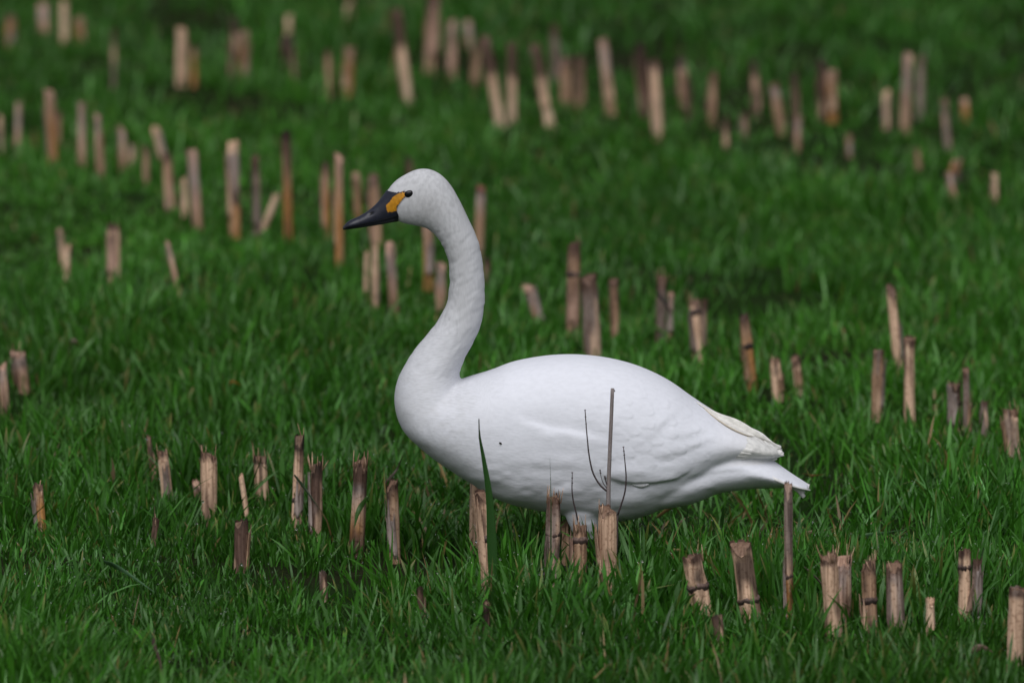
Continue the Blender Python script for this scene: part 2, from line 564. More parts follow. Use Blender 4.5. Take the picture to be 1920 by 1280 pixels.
RUMP = [
    (1170, 890, 1170, 952, 60), (1200, 878, 1200, 964, 84), (1240, 868, 1240, 953, 92), (1280, 853, 1280, 946, 92),
    (1310, 840, 1310, 938, 88), (1342, 832, 1342, 925, 84), (1393, 837, 1393, 917, 74), (1442, 858, 1442, 915, 64),
    (1480, 884, 1480, 915, 54), (1502, 899, 1502, 916, 44), (1516, 908, 1516, 917, 30),
]


def tube(path, radii, seg=16, squash=None):
    path = np.asarray(path, float)
    n = len(path)
    V, F = [], []
    for i in range(n):
        t = path[min(i + 1, n - 1)] - path[max(i - 1, 0)]
        t = t / np.linalg.norm(t)
        ref = np.array([0, 1.0, 0]) if abs(t[1]) < 0.9 else np.array([1.0, 0, 0])
        u = np.cross(t, ref); u /= np.linalg.norm(u)
        v = np.cross(t, u)
        r = radii[i] if np.ndim(radii[i]) else (radii[i], radii[i])
        for j in range(seg):
            a = 2 * math.pi * j / seg
            V.append(path[i] + u * math.cos(a) * r[0] + v * math.sin(a) * r[1])
    for i in range(n - 1):
        for j in range(seg):
            k = (j + 1) % seg
            F.append((i * seg + j, i * seg + k, (i + 1) * seg + k, (i + 1) * seg + j))
    V += [path[0], path[-1]]
    for j in range(seg):
        k = (j + 1) % seg
        F.append((n * seg, k, j))
        F.append((n * seg + 1, (n - 1) * seg + j, (n - 1) * seg + k))
    return np.array(V), F


LEG_Y = 0.055


def thigh(dx, Y):
    pts = [P(1096 + dx, 915, Y), P(1094 + dx, 945, Y), P(1094 + dx, 968, Y), P(1098 + dx, 992, Y), P(1104 + dx, 1020, Y)]
    return tube(pts, [(0.054, 0.042), (0.038, 0.034), (0.031, 0.028), (0.024, 0.020), (0.009, 0.009)], 20)


def build_swan():
    root = empty('swan', (0.0, SWAN_Y, float(ground_z(0, SWAN_Y))))
    tag(root, 'white swan with black and yellow bill standing in the grass', 'swan')
    off = np.array(root.location)
    Vs, Fs, k = [], [], 0
    for V, F in (loft(HEAD[5:], 120, 48), loft(TORSO, 90, 64, flat=lambda q: 1 - 0.15 * min(1, q / 0.2) * min(1, max(0, (0.80 - q) / 0.25))), loft(RUMP, 60, 48, flat=lambda q: 1 + 0.45 * min(1, max(0, (q - 0.50) / 0.35))), thigh(0, SWAN_Y - LEG_Y), thigh(34, SWAN_Y + LEG_Y)):
        Vs.append(V); Fs += [tuple(i + k for i in f) for f in F]; k += len(V)
    V = np.concatenate(Vs) - off
    me = bpy.data.meshes.new('raw')
    me.from_pydata(V.tolist(), [], Fs)
    tmp = bpy.data.objects.new('raw', me)
    col.objects.link(tmp)
    md = tmp.modifiers.new('r', 'REMESH'); md.mode = 'VOXEL'; md.voxel_size = 0.0030; md.adaptivity = 0
    ms = tmp.modifiers.new('s', 'SMOOTH'); ms.factor = 0.5; ms.iterations = 10
    dg = bpy.context.evaluated_depsgraph_get()
    body = bpy.data.meshes.new_from_object(tmp.evaluated_get(dg))
    bpy.data.objects.remove(tmp)
    n = len(body.vertices)
    co = np.empty(n * 3, np.float32); body.vertices.foreach_get('co', co); co = co.reshape(-1, 3).astype(float)
    no = np.empty(n * 3, np.float32); body.vertices.foreach_get('normal', no); no = no.reshape(-1, 3).astype(float)
    px, py = project(co[:, 0] + off[0], 0 * co[:, 0] + SWAN_Y, co[:, 2] + off[2])
    side = np.abs(no[:, 1])

    def step(line, amp_up, amp_dn, fall_up, fall_dn, x0, x1, soft=3.0, xf=25):
        L = np.array(line, float)
        ly = np.interp(px, L[:, 0], L[:, 1])
        s = py - ly
        w = np.clip((px - x0) / xf, 0, 1) * np.clip((x1 - px) / xf, 0, 1)
        g = 1 / (1 + np.exp(-s / soft))
        return w * side * (amp_dn * g * np.exp(-np.maximum(s, 0) / fall_dn) + amp_up * (1 - g) * np.exp(np.minimum(s, 0) / fall_up))

    d = np.zeros(n)
    # flank plumage that folds up over the front of the wing
    d += step([(960, 758), (985, 768), (1005, 774), (1030, 781), (1070, 786), (1110, 795), (1160, 808)], -0.0046, 0.0026, 30, 60, 955, 1150, 3.0, 70)
    d += step([(975, 792), (1030, 790), (1060, 800)], -0.0012, 0.0012, 12, 14, 1000, 1055, 2.5)
    # lower edge of the folded wing over the flank
    d += step([(1120, 868), (1165, 883), (1190, 886), (1225, 885), (1268, 879), (1300, 861)], 0.0055, -0.0065, 60, 18, 1130, 1300, 1.8, 40)
    # layered wing plumage
    d += step([(1210, 800), (1250, 770), (1290, 748)], 0.0013, -0.0013, 22, 22, 1215, 1290, 3)
    d += step([(1255, 800), (1290, 800), (1340, 790)], 0.0016, -0.0016, 25, 25, 1250, 1345, 3)
    d += step([(1215, 842), (1280, 828), (1360, 800)], 0.0018, -0.0018, 25, 20, 1225, 1360, 3)
    d += step([(1180, 820), (1230, 790), (1275, 745)], 0.0010, -0.0010, 25, 25, 1185, 1270, 4)
    # rump: the overhanging upper tail coverts
    d += step([(1270, 885), (1330, 872), (1390, 868), (1440, 882), (1500, 906)], 0.0020, -0.0030, 22, 20, 1275, 1420, 2.5)
    # shingled wing feathers
    ca_, sa_ = math.cos(0.42), math.sin(0.42)
    fu, fv = (px - 1100) * ca_ + (py - 760) * sa_, -(px - 1100) * sa_ + (py - 760) * ca_
    rw = fv / 21.0 + 0.25 * vnoise(px / 60, py / 60, 58)
    ri = np.floor(rw)
    cu = fu / 46.0 + 0.5 * (ri % 2) + 0.35 * _hash(ri.astype(np.int64), ri.astype(np.int64) * 0 + 3, 9)
    fr, fw = cu - np.floor(cu), 2 * (rw - ri) - 1
    tipf = 1 - 0.35 * fw * fw
    sh = np.where(fr < tipf, fr / tipf, 0.0) * (1 - 0.3 * fw * fw)
    wing = np.clip((px - 1060) / 130, 0, 1) * np.clip((1370 - px) / 50, 0, 1) * np.clip((868 - py) / 30, 0, 1) * np.clip((py - 690) / 40, 0, 1)
    d += side * wing * (sh - 0.45) * 0.0011
    # soft lumps, stronger towards the belly
    low = np.clip((py - 820) / 80, 0, 1) * (px > 760)
    nz = vnoise(px / 46, py / 20, 61) - 0.5
    nz2 = vnoise(px / 19, py / 10, 62) - 0.5
    d += side * (nz * (0.0010 + 0.0050 * low) + nz2 * (0.0002 + 0.0016 * low)) * (py > 640)
    neck = (py < 700) & (px < 930)
    nk = vnoise((px + py) / 11, (py - px) / 26, 63) * 0.6 + vnoise((px + py) / 5, (py - px) / 12, 67) * 0.4 - 0.5
    d += np.where(neck & (py > 430), nk * 0.0020, 0)
    co += no * d[:, None]
    body.vertices.foreach_set('co', co.astype(np.float32).ravel())
    # colour: clean white, a little soiled on head and neck, breast greyed in mottles
    c = np.ones((n, 4), np.float32)
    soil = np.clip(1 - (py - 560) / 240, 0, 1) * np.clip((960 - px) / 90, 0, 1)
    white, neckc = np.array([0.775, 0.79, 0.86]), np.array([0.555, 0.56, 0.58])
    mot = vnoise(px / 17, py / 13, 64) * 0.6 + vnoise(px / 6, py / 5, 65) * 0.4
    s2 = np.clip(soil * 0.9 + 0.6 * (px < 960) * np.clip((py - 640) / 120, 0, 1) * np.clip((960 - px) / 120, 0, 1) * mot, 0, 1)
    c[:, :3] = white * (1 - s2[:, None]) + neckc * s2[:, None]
    face = np.exp(-(((px - 800) / 30.0) ** 2 + ((py - 385) / 30.0) ** 2))
    c[:, :3] *= 1 - 0.05 * face[:, None] * np.array([0.6, 0.8, 1.0])
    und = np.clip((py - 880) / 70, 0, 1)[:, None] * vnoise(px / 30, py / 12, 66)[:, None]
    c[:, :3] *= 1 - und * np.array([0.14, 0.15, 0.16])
    rear = np.clip((px - 1330) / 90, 0, 1)[:, None] * (py < 862)[:, None]
    c[:, :3] *= 1 - rear * np.array([0.0, 0.02, 0.06])
    c[:, 3] = 0.25 + 0.75 * np.clip(s2, 0, 1)
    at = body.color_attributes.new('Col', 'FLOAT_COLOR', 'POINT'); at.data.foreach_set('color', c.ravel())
    # plumage flow: along the neck vertically, along the body horizontally
    fl = np.stack([np.where(neck, co[:, 2], co[:, 0]), np.where(neck, co[:, 0], co[:, 2]), co[:, 1]], -1)
    bl = np.clip((py - 620) / 160, 0, 1)[:, None] * np.ones((1, 3))
    bl = np.maximum(bl, np.clip((px - 860) / 60, 0, 1)[:, None])
    fl = np.stack([co[:, 2], co[:, 0], co[:, 1]], -1) * (1 - bl) + np.stack([co[:, 0], co[:, 2], co[:, 1]], -1) * bl
    fa = body.attributes.new('flow', 'FLOAT_VECTOR', 'POINT'); fa.data.foreach_set('vector', fl.astype(np.float32).ravel())
    body.name = 'body'
    body.materials.clear(); body.materials.append(M_FEATHER)
    body.shade_smooth()
    bo = bpy.data.objects.new('body', body)
    bo.parent = root
    col.objects.link(bo)
    print('swan verts', n)

    def surf(qx, qy, sgn=-1):
        m = ((px - qx) ** 2 + (py - qy) ** 2 < 20) & (co[:, 1] * sgn > 0)
        return sgn * np.max(np.abs(co[m, 1])) if m.any() else 0.0

    # ---- bill with the bare skin up to the eye
    bn, bs = 200, 120
    BV, BF = loft(HEAD[:10], bn, bs, cap=False)
    poly = [(560, 250), (725.5, 250), (726, 357.5), (742, 358.5), (757, 355.0), (766, 354.5), (766, 363), (760.5, 365), (752, 374.5), (745.3, 384),
            (743.5, 391), (747.5, 400.5), (746.5, 408), (744, 418), (700, 470), (560, 470)]
    yel = [(760, 357.8), (748, 360.5), (737, 367), (728.5, 378), (724, 382.5), (727, 395), (735, 394), (744, 390.6), (744.5, 384),
           (752, 374), (761, 363.5)]

    def inside(qx, qy, pl):
        r = np.zeros(len(qx), bool)
        for (x1, y1), (x2, y2) in zip(pl, pl[1:] + pl[:1]):
            if y1 == y2: continue
            c_ = ((y1 > qy) != (y2 > qy)) & (qx < (x2 - x1) * (qy - y1) / (y2 - y1) + x1)
            r ^= c_
        return r
    qx, qy = project(BV[:, 0], 0 * BV[:, 0] + SWAN_Y, BV[:, 2])
    ax = (BV.reshape(bn, bs, 3) - BV.reshape(bn, bs, 3).mean(1, keepdims=True)).reshape(-1, 3)
    nrm = ax / np.maximum(np.linalg.norm(ax, axis=1, keepdims=True), 1e-9)
    infl = np.clip((qx - 690) / 30, 0, 1) * 0.0011 + np.clip((qx - 728) / 14, 0, 1) * 0.0007
    gape = np.interp(qx, [642, 660, 700, 747], [429, 424.5, 416, 402.5])
    groove = np.exp(-((qy - gape) / 1.6) ** 2) * (qx < 745) * (qx > 648)
    nost = np.exp(-(((qx - 696) / 5.5) ** 2 + ((qy - 399 + (qx - 696) * 0.35) / 2.6) ** 2))
    BV2 = BV + nrm * (infl - groove * 0.0010)[:, None]
    BV2[:, 1] -= np.sign(BV[:, 1] - SWAN_Y) * nost * 0.0022
    Lc = np.array([0.020, 0.022, 0.036])
    bc = np.tile(Lc, (len(BV), 1))
    bc *= (1 - 0.75 * groove)[:, None]
    bc *= (1 - 0.9 * np.clip(nost * 1.4 - 0.2, 0, 1))[:, None]
    lower = (qy > gape + 1)[:, None]
    bc = np.where(lower, bc * 0.6, bc)
    tipm = np.clip((652 - qx) / 8, 0, 1)[:, None]
    bc = bc * (1 - tipm) + np.array([0.035, 0.033, 0.035]) * tipm
    wob = (vnoise(qx / 3.5, qy / 3.5, 73) - 0.5) * 2.2
    ym = inside(qx + wob, qy + wob * 0.6, yel)
    bc[ym] = np.array([0.55, 0.245, 0.016]) * (0.85 + 0.25 * vnoise(qx[ym] / 3, qy[ym] / 3, 71))[:, None]
    keep = []
    ins = inside(qx, qy, poly)
    for f in BF:
        if sum(ins[i] for i in f) >= 3:
            keep.append(f)
    used = sorted({i for f in keep for i in f})
    rem = {o_: i for i, o_ in enumerate(used)}
    cap0 = len(used)
    vv = list(BV2[used] - off) + [BV2[:bs].mean(0) - off]
    cc = list(bc[used]) + [bc[0]]
    ff = [tuple(rem[i] for i in f) for f in keep] + [(cap0, rem[(j + 1) % bs], rem[j]) for j in range(bs)]
    bill = mesh_obj('bill', vv, ff, M_BILL, root, cc)
    bill['label'] = 'black bill with yellow patch at its base'

    # ---- eyes
    for sg in (-1, 1):
        y = surf(767.5, 359, sg)
        c0 = P(767.5, 359.5) - off
        ev, ef, ecol = [], [], []
        for i in range(13):
            th = math.pi * i / 12
            for j in range(20):
                ph = 2 * math.pi * j / 20
                ex, ez, ey = math.sin(th) * math.cos(ph) * 9.2, math.sin(th) * math.sin(ph) * 7.0, math.cos(th) * 3.6
                ev.append((c0[0] + ex * KPX, y + ey * KPX - sg * 0.0012, c0[2] + ez * KPX + ex * KPX * 0.12))
                ecol.append((0.006, 0.007, 0.008))
        for i in range(12):
            for j in range(20):
                k_ = (j + 1) % 20
                ef.append((i * 20 + j, i * 20 + k_, (i + 1) * 20 + k_, (i + 1) * 20 + j))
        mesh_obj('eye', ev, ef, M_EYE, root, ecol)

    def skin(table, qx_, qy_):
        tb = np.array(table)
        t_y, b_y = np.interp(qx_, tb[:, 0], tb[:, 1]), np.interp(qx_, tb[:, 0], tb[:, 3])
        hw_ = np.interp(qx_, tb[:, 0], tb[:, 4]) * KPX
        return hw_ * math.sqrt(max(0.06, 1 - ((qy_ - (t_y + b_y) / 2) / max(1, (b_y - t_y) / 2)) ** 2))

    # ---- feathers: thin laminae between an upper and a lower edge drawn in profile
    def lamina(name, up, lo, depth, bulge, n=40, m=12, tint=(0.82, 0.80, 0.76), jag=0.0, sg=-1, thick=0.0012, on=None, edge=1.0):
        u_, l_ = spline(up, n), spline(lo, n)
        dz = np.interp(np.linspace(0, 1, n), np.linspace(0, 1, len(depth)), depth)
        V_, C_ = [], []
        for i in range(n):
            for j in range(m):
                f = j / (m - 1)
                qx_ = u_[i, 0] * (1 - f) + l_[i, 0] * f
                qy_ = u_[i, 1] * (1 - f) + l_[i, 1] * f
                if i == n - 1 and jag:
                    qx_ += jag * (((j * 7) % 5) / 4 - 0.5)
                p = P(qx_, qy_) - off
                p[1] = sg * ((dz[i] if on is None else skin(on, qx_, qy_) + dz[i]) + bulge * (1 - (2 * f - 1) ** 2))
                V_.append(p)
                sh = 1 - 0.05 * vnoise(i * 0.35, j * 1.9, 81 + len(up))
                C_.append(np.array(tint) * sh * (np.array([edge, edge ** 1.3, edge ** 1.8]) if j == m - 1 else 1))
        F_ = [(i * m + j, i * m + j + 1, (i + 1) * m + j + 1, (i + 1) * m + j) for i in range(n - 1) for j in range(m - 1)]
        o = mesh_obj(name, V_, F_, M_FEATHER, root, C_)
        a_ = o.data.attributes.new('flow', 'FLOAT_VECTOR', 'POINT')
        a_.data.foreach_set('vector', np.array([(v[0], v[2], v[1]) for v in V_], np.float32).ravel())
        s_ = o.modifiers.new('thickness', 'SOLIDIFY'); s_.thickness = thick; s_.offset = 0
        return o

    for sg in (-1, 1):
        # long wing feathers, fanned, each a little deeper than the one above
        tips = [(1465, 838), (1467, 845), (1470, 852), (1463, 854), (1457, 859), (1449, 860)]
        roots = [(1392, 803), (1388, 812), (1384, 821), (1380, 830), (1376, 838), (1372, 846)]
        for i, ((rx, ry), (tx, ty)) in enumerate(zip(roots, tips)):
            wq = 6.0
            mx, my = (rx + tx) / 2, (ry + ty) / 2 - 1
            lamina('wing_feather', [(rx, ry - wq), (mx, my - wq), (tx - 10, ty - wq * 0.8), (tx, ty - 1.5)],
                   [(rx, ry + wq), (mx - 2, my + wq), (tx - 13, ty + wq * 0.6), (tx - 1, ty + 1.5)],
                   [-0.004, 0.0008 + 0.0003 * i, 0.0012 + 0.0003 * i, 0.0005], 0.0008, n=24, m=6, sg=sg, jag=1.5, on=TORSO, tint=(0.81, 0.80, 0.78))
    # the curled tertial lying over the wings
    lamina('wing_feather', [(1305, 749), (1345, 769), (1383, 782.5), (1430, 813), (1464, 837)],
           [(1308, 752), (1345, 780), (1382, 801), (1412, 813), (1430, 816)],
           [-0.001, 0.004, 0.007, 0.007, 0.003], 0.001, n=36, m=10, on=TORSO, tint=(0.85, 0.83, 0.79), edge=0.62)
    # tail feathers
    for sg in (-1, 1):
        lamina('tail_feather', [(1440, 880), (1475, 896), (1500, 906), (1519, 913)], [(1440, 886), (1475, 901), (1500, 910), (1517, 917)],
               [-0.004, 0.000, 0.001, 0.001], 0.0008, n=24, m=8, sg=sg, on=RUMP, tint=(0.84, 0.83, 0.83))
        lamina('tail_feather', [(1470, 902), (1492, 908), (1503, 915), (1510, 926)], [(1465, 908), (1488, 914), (1497, 922), (1505, 931)],
               [0.024, 0.022, 0.020, 0.018], 0.002, n=20, m=8, sg=sg, tint=(0.82, 0.80, 0.81))
    # a loose flank feather under the wing edge
    lamina('flank_feather', [(1185, 885), (1200, 884), (1214, 886)], [(1185, 889), (1202, 893), (1216, 888)],
           [-surf(1190, 890) - 0.001, -surf(1205, 890) + 0.001, -surf(1213, 890)], 0.002, n=14, m=6, tint=(0.80, 0.81, 0.85))
    # speck of dirt on the breast
    y = surf(938, 809)
    c0 = P(938.5, 809) - off
    dv, df = tube([(c0[0] - 0.0025, y - 0.0005, c0[2] + 0.0012), (c0[0], y - 0.0014, c0[2]), (c0[0] + 0.0022, y - 0.0006, c0[2] - 0.0012)],
                  [0.0006, 0.0018, 0.0007], 8)
    mesh_obj('dirt_speck', dv, df, M_TWIG, root, np.tile((0.02, 0.015, 0.01), (len(dv), 1)))

    # ---- legs and webbed feet
    for dx, Y in ((0, SWAN_Y - LEG_Y), (34, SWAN_Y + LEG_Y)):
        a0 = P(1104 + dx, 1012, Y) - off
        foot = P(1112 + dx, 1064, Y); foot[2] = float(ground_z(foot[0], foot[1])) + 0.012
        f0 = foot - off
        mid = (a0 + f0) / 2 + np.array([0.003, 0, 0])
        lv, lf = tube([a0 + np.array([-0.003, 0, 0.02]), a0, a0 + (mid - a0) * 0.5, mid, mid + (f0 - mid) * 0.6, f0],
                      [0.008, 0.0105, 0.0075, 0.0065, 0.007, 0.009], 14)
        leg = mesh_obj('leg', lv, lf, M_LEG, root, np.tile((0.018, 0.018, 0.02), (len(lv), 1)))
        wv, wf, wc = [], [], []
        toes = [(-0.105, -0.038), (-0.125, 0.002), (-0.100, 0.040)]
        FV, FF = [], []
        for txx, tyy in toes:
            tv, tf = tube([f0 + np.array([0, 0, -0.002]), f0 + np.array([txx * 0.5, tyy * 0.6, -0.003]),
                           f0 + np.array([txx * 0.9, tyy * 0.97, -0.008]), f0 + np.array([txx, tyy, -0.012])],
                          [0.008, 0.006, 0.005, 0.0015], 10)
            FF += [tuple(i + len(FV) for i in f) for f in tf]; FV += list(tv)
        tv, tf = tube([f0, f0 + np.array([0.028, 0, -0.010])], [0.006, 0.002], 8)
        FF += [tuple(i + len(FV) for i in f) for f in tf]; FV += list(tv)
        b0 = len(FV)
        for (ax_, ay_), (bx_, by_) in zip(toes, toes[1:]):
            q = [f0 + np.array([0, 0, -0.003]), f0 + np.array([ax_ * .93, ay_ * .95, -0.009]),
                 f0 + np.array([(ax_ + bx_) * .42, (ay_ + by_) * .5, -0.009]), f0 + np.array([bx_ * .93, by_ * .95, -0.009])]
            FF.append(tuple(range(len(FV), len(FV) + 4))); FV += q
        mesh_obj('foot', FV, FF, M_LEG, leg, np.tile((0.018, 0.018, 0.02), (len(FV), 1)))
    return root


build_swan()

# ------------------------------------------------------------------ corn stubble
COL = dict(pale=(0.67, 0.465, 0.34), cream=(0.72, 0.54, 0.40), tan=(0.38, 0.245, 0.165), grey=(0.26, 0.205, 0.185), orange=(0.40, 0.20, 0.07),
           brown=(0.115, 0.070, 0.055), dark=(0.030, 0.021, 0.019), red=(0.24, 0.085, 0.065), pink=(0.50, 0.33, 0.265), ash=(0.38, 0.315, 0.30))
STY = {
    'P': [(0, 'brown'), (.12, 'brown'), (.2, 'pale'), (1, 'pale')],
    'L': [(0, 'pale'), (.5, 'cream'), (1, 'pale')],
    'T': [(0, 'brown'), (.15, 'brown'), (.28, 'tan'), (1, 'tan')],
    'G': [(0, 'brown'), (.2, 'brown'), (.35, 'grey'), (1, 'grey')],
    'K': [(0, 'pink'), (.45, 'ash'), (.7, 'pink'), (1, 'tan')],
    'O': [(0, 'dark'), (.12, 'brown'), (.3, 'tan'), (.65, 'orange'), (1, 'orange')],
    'Q': [(0, 'pink'), (.3, 'tan'), (.6, 'orange'), (1, 'orange')],
    'D': [(0, 'dark'), (.4, 'brown'), (1, 'brown')],
    'B': [(0, 'dark'), (.22, 'dark'), (.34, 'pale'), (1, 'pale')],
    'M': [(0, 'pale'), (.11, 'cream'), (.14, 'ash'), (.55, 'grey'), (.62, 'dark'), (.73, 'dark'), (.77, 'orange'), (1, 'orange')],
    'R': [(0, 'red'), (.12, 'brown'), (.2, 'ash'), (.5, 'tan'), (1, 'tan')],
    'S': [(0, 'brown'), (.3, 'brown'), (.34, 'dark'), (.4, 'ash'), (.62, 'pale'), (.9, 'orange'), (1, 'brown')],
    'W': [(0, 'grey'), (.5, 'grey'), (.72, 'pale'), (.76, 'orange'), (1, 'orange')],
    'H': [(0, 'brown'), (.45, 'brown'), (.5, 'pale'), (1, 'cream')],
}


def bands(sty, f):
    s = STY[sty]
    xs = [a for a, _ in s]
    cs = np.array([COL[c] for _, c in s])
    return np.stack([np.interp(f, xs, cs[:, k]) for k in range(3)], -1)


def make_stub(tx, ty, bx, by, w, sty, label, group, nodes=(), fray=0, sheath=None, hide=34):
    rs = np.random.default_rng(int(tx * 31 + ty * 7 + w) + 5)
    g0 = G(bx, by)
    s0 = scale_at(g0)
    base = G(bx + (bx - tx) / max(by - ty, 1) * hide * s0 * 0.6, by + hide * s0)
    s = scale_at(base)
    top = P(tx, ty, base[1] + rs.normal(0, 0.006))
    axis_ = top - base
    STUB_AT.append((base[0], base[1], w * KPX / s * 0.5))
    Lh = np.linalg.norm(axis_)
    t = axis_ / Lh
    u = np.cross(t, [0, 1, 0]); u /= np.linalg.norm(u)
    v = np.cross(u, t)
    blur = np.clip((base[1] - 0.5) / 5.0, 0, 1)
    r = w * KPX / s * 0.5 * (1.0 - 0.10 * blur)
    vis = 1 - hide * s0 * KPX / s0 / Lh                 # share of the stalk that stands clear of the grass
    seed_ = float(rs.random() * 100)
    stain = ['brown', 'dark', 'grey', 'brown'][int(rs.integers(4))]
    warp = rs.normal(0, 0.05, 6)
    bow = 0.0
    root = empty('corn_stub', base)
    tag(root, label, 'corn stub', group)
    ns, nl = 26, 16
    ang_ = np.arange(ns) / ns * 2 * math.pi
    jag = 0.005 * (1 + np.cos(ang_ - rs.uniform(0, 6.3))) * rs.uniform(0.2, 1.2) + rs.random(ns) ** 3 * 0.016 * (0.5 + 0.4 * fray)
    if rs.random() < 0.55 and w > 15:
        da = np.angle(np.exp(1j * (ang_ - rs.uniform(math.pi * 1.15, math.pi * 1.85))))
        jag = jag + rs.uniform(0.010, 0.030) * np.exp(-(da / rs.uniform(0.35, 0.8)) ** 2)
    streak = rs.lognormal(0, 0.22, ns)
    streak = 0.6 * streak + 0.4 * np.roll(streak, 1)
    ell = rs.uniform(0.86, 1.0)
    lump = 1 + rs.normal(0, 0.025, ns)
    V, F, C = [], [], []
    n_at = [(yn - ty) / max(by - ty, 1) for yn in nodes]      # node positions as visible fraction from the top
    for i in range(nl):
        q = i / (nl - 1)
        h = -0.03 + (Lh + 0.03) * q
        for j in range(ns):
            a = 2 * math.pi * j / ns
            hh = h - (jag[j] if i == nl - 1 else jag[j] * 0.5 if i == nl - 2 else 0)
            f = np.clip((1 - hh / Lh) / max(vis, 0.2), 0, 1)
            rr = r * lump[j] * (1 - 0.04 * q) * (1 + np.interp(q, np.linspace(0, 1, 6), warp) + 0.10 * (vnoise(j * 0.5 + seed_, q * 6, 95) - 0.5))
            for na in n_at:
                rr *= 1 + 0.10 * math.exp(-((f - na) / 0.04) ** 2)
            V.append(t * hh + u * (math.cos(a) * rr + bow * math.sin(math.pi * max(0, q))) + v * math.sin(a) * rr * ell)
            c = bands(sty, np.clip(f + 0.10 * (streak[j] - 1), 0, 1))
            c = c * streak[j]
            bl_ = np.clip(vnoise(j * 0.33 + seed_, q * 4.0, 91) * 3.2 - 1.75, 0, 0.85)
            bl_ *= 0.45 if sty in 'MQRHL' else 1.0
            c = c * (1 - bl_) + np.array(COL[stain]) * bl_
            br_ = np.clip(vnoise(j * 0.30 + seed_ + 40, q * 3.0, 94) * 3.0 - 1.7, 0, 0.7) * float(np.clip((f - 0.3) / 0.1, 0, 1)) * (0.25 if sty in 'MOQRHSWB' else 0.9)
            c = c * (1 - br_) + np.array(COL['pale']) * 1.08 * br_
            C.append(c)
    for i in range(nl - 1):
        for j in range(ns):
            k = (j + 1) % ns
            F.append((i * ns + j, i * ns + k, (i + 1) * ns + k, (i + 1) * ns + j))
    o = mesh_obj('stalk', V, F, M_STALK, root, np.clip(C, 0, 0.85))
    pm = 0.9 if blur > 0.3 else 0.65
    # pith: the cut face, a little sunk between the ragged rind
    pv = [t * (Lh - jag[j] - 0.004) + u * math.cos(2 * math.pi * j / ns) * r * 0.95 + v * math.sin(2 * math.pi * j / ns) * r * 0.95 * ell for j in range(ns)]
    pv.append(t * (Lh - 0.006))
    mesh_obj('pith', pv, [(j, (j + 1) % ns, ns) for j in range(ns)], M_STALK, root,
             [np.array(bands(sty, 0.02)) * pm + np.array(COL['tan']) * (1 - pm)] * (ns + 1))
    for na in n_at:
        h0 = Lh * (1 - na * vis)
        nv, nf, nc = [], [], []
        prof = [(-0.0060, 0.98), (-0.0028, 1.06), (0.0, 1.11), (0.0030, 1.09), (0.0070, 0.98)]
        nt_ = rs.uniform(0.5, 2.2, ns); nt_ = (nt_ + np.roll(nt_, 1) + np.roll(nt_, 2)) / 3
        nh_ = rs.normal(0, 0.0016, ns); nh_ = (nh_ + np.roll(nh_, 1)) / 2
        ncol = np.array(COL['dark']) * rs.uniform(0.7, 1.5)
        for pz, pr in prof:
            for j in range(ns):
                a = 2 * math.pi * j / ns
                rr = r * pr * (1 + rs.normal(0, 0.012))
                nv.append(t * (h0 + pz + nh_[j]) + u * math.cos(a) * rr + v * math.sin(a) * rr * ell)
                nc.append(ncol * nt_[j] * (1.0 if pz <= 0 else 3.2))
        for i in range(4):
            for j in range(ns):
                k = (j + 1) % ns
                nf.append((i * ns + j, i * ns + k, (i + 1) * ns + k, (i + 1) * ns + j))
        mesh_obj('node', nv, nf, M_STALK, root, nc)
    if sheath is None:
        sheath = rs.random() < 0.55
    if sheath:
        # strip of dried leaf sheath still wrapped round the stalk
        m_, l_ = 9, 8
        a0, span = rs.uniform(math.pi, 2 * math.pi), rs.uniform(1.1, 2.4)
        q0, q1 = rs.uniform(0.0, 0.2), rs.uniform(0.6, 1.0)
        sv, sf, scol = [], [], []
        tone = COL[['pale', 'ash', 'pink', 'tan', 'grey'][rs.integers(5)]]
        jb, jt = rs.random(m_) * 0.10, rs.random(m_) * 0.30
        for i in range(l_):
            for j in range(m_):
                q = (q0 + jb[j]) + (q1 - jt[j] - q0 - jb[j]) * i / (l_ - 1)
                a = a0 + span * (j / (m_ - 1) - 0.5) * (1 - 0.35 * i / (l_ - 1))
                rr = r * (1.07 + 0.22 * (i / (l_ - 1)) ** 3) + 0.0008
                sv.append(t * Lh * q + u * math.cos(a) * rr + v * math.sin(a) * rr * ell)
                scol.append(np.array(tone) * (1 - 0.5 * (i / (l_ - 1)) ** 3) * (0.85 + 0.3 * rs.random()))
        for i in range(l_ - 1):
            for j in range(m_ - 1):
                sf.append((i * m_ + j, i * m_ + j + 1, (i + 1) * m_ + j + 1, (i + 1) * m_ + j))
        so = mesh_obj('leaf_sheath', sv, sf, M_STALK, root, scol)
        md = so.modifiers.new('thickness', 'SOLIDIFY'); md.thickness = 0.0009
    for k in range(fray * 2):
        a = rs.uniform(math.pi * 0.9, math.pi * 2.1)
        rr = r * rs.uniform(0.7, 1.05)
        p0 = t * (Lh - 0.018) + u * math.cos(a) * rr + v * math.sin(a) * rr * ell
        tip = p0 + t * rs.uniform(0.016, 0.036) + u * rs.normal(0, 0.0035) + v * rs.normal(0, 0.003)
        wv, wf = tube([p0, p0 * 0.45 + tip * 0.55, tip], [0.0012, 0.0008, 0.0003], 5)
        mesh_obj('splinter', wv, wf, M_STALK, root, np.tile(np.array(COL[['tan', 'brown', 'pale'][rs.integers(3)]]), (len(wv), 1)))
    return root


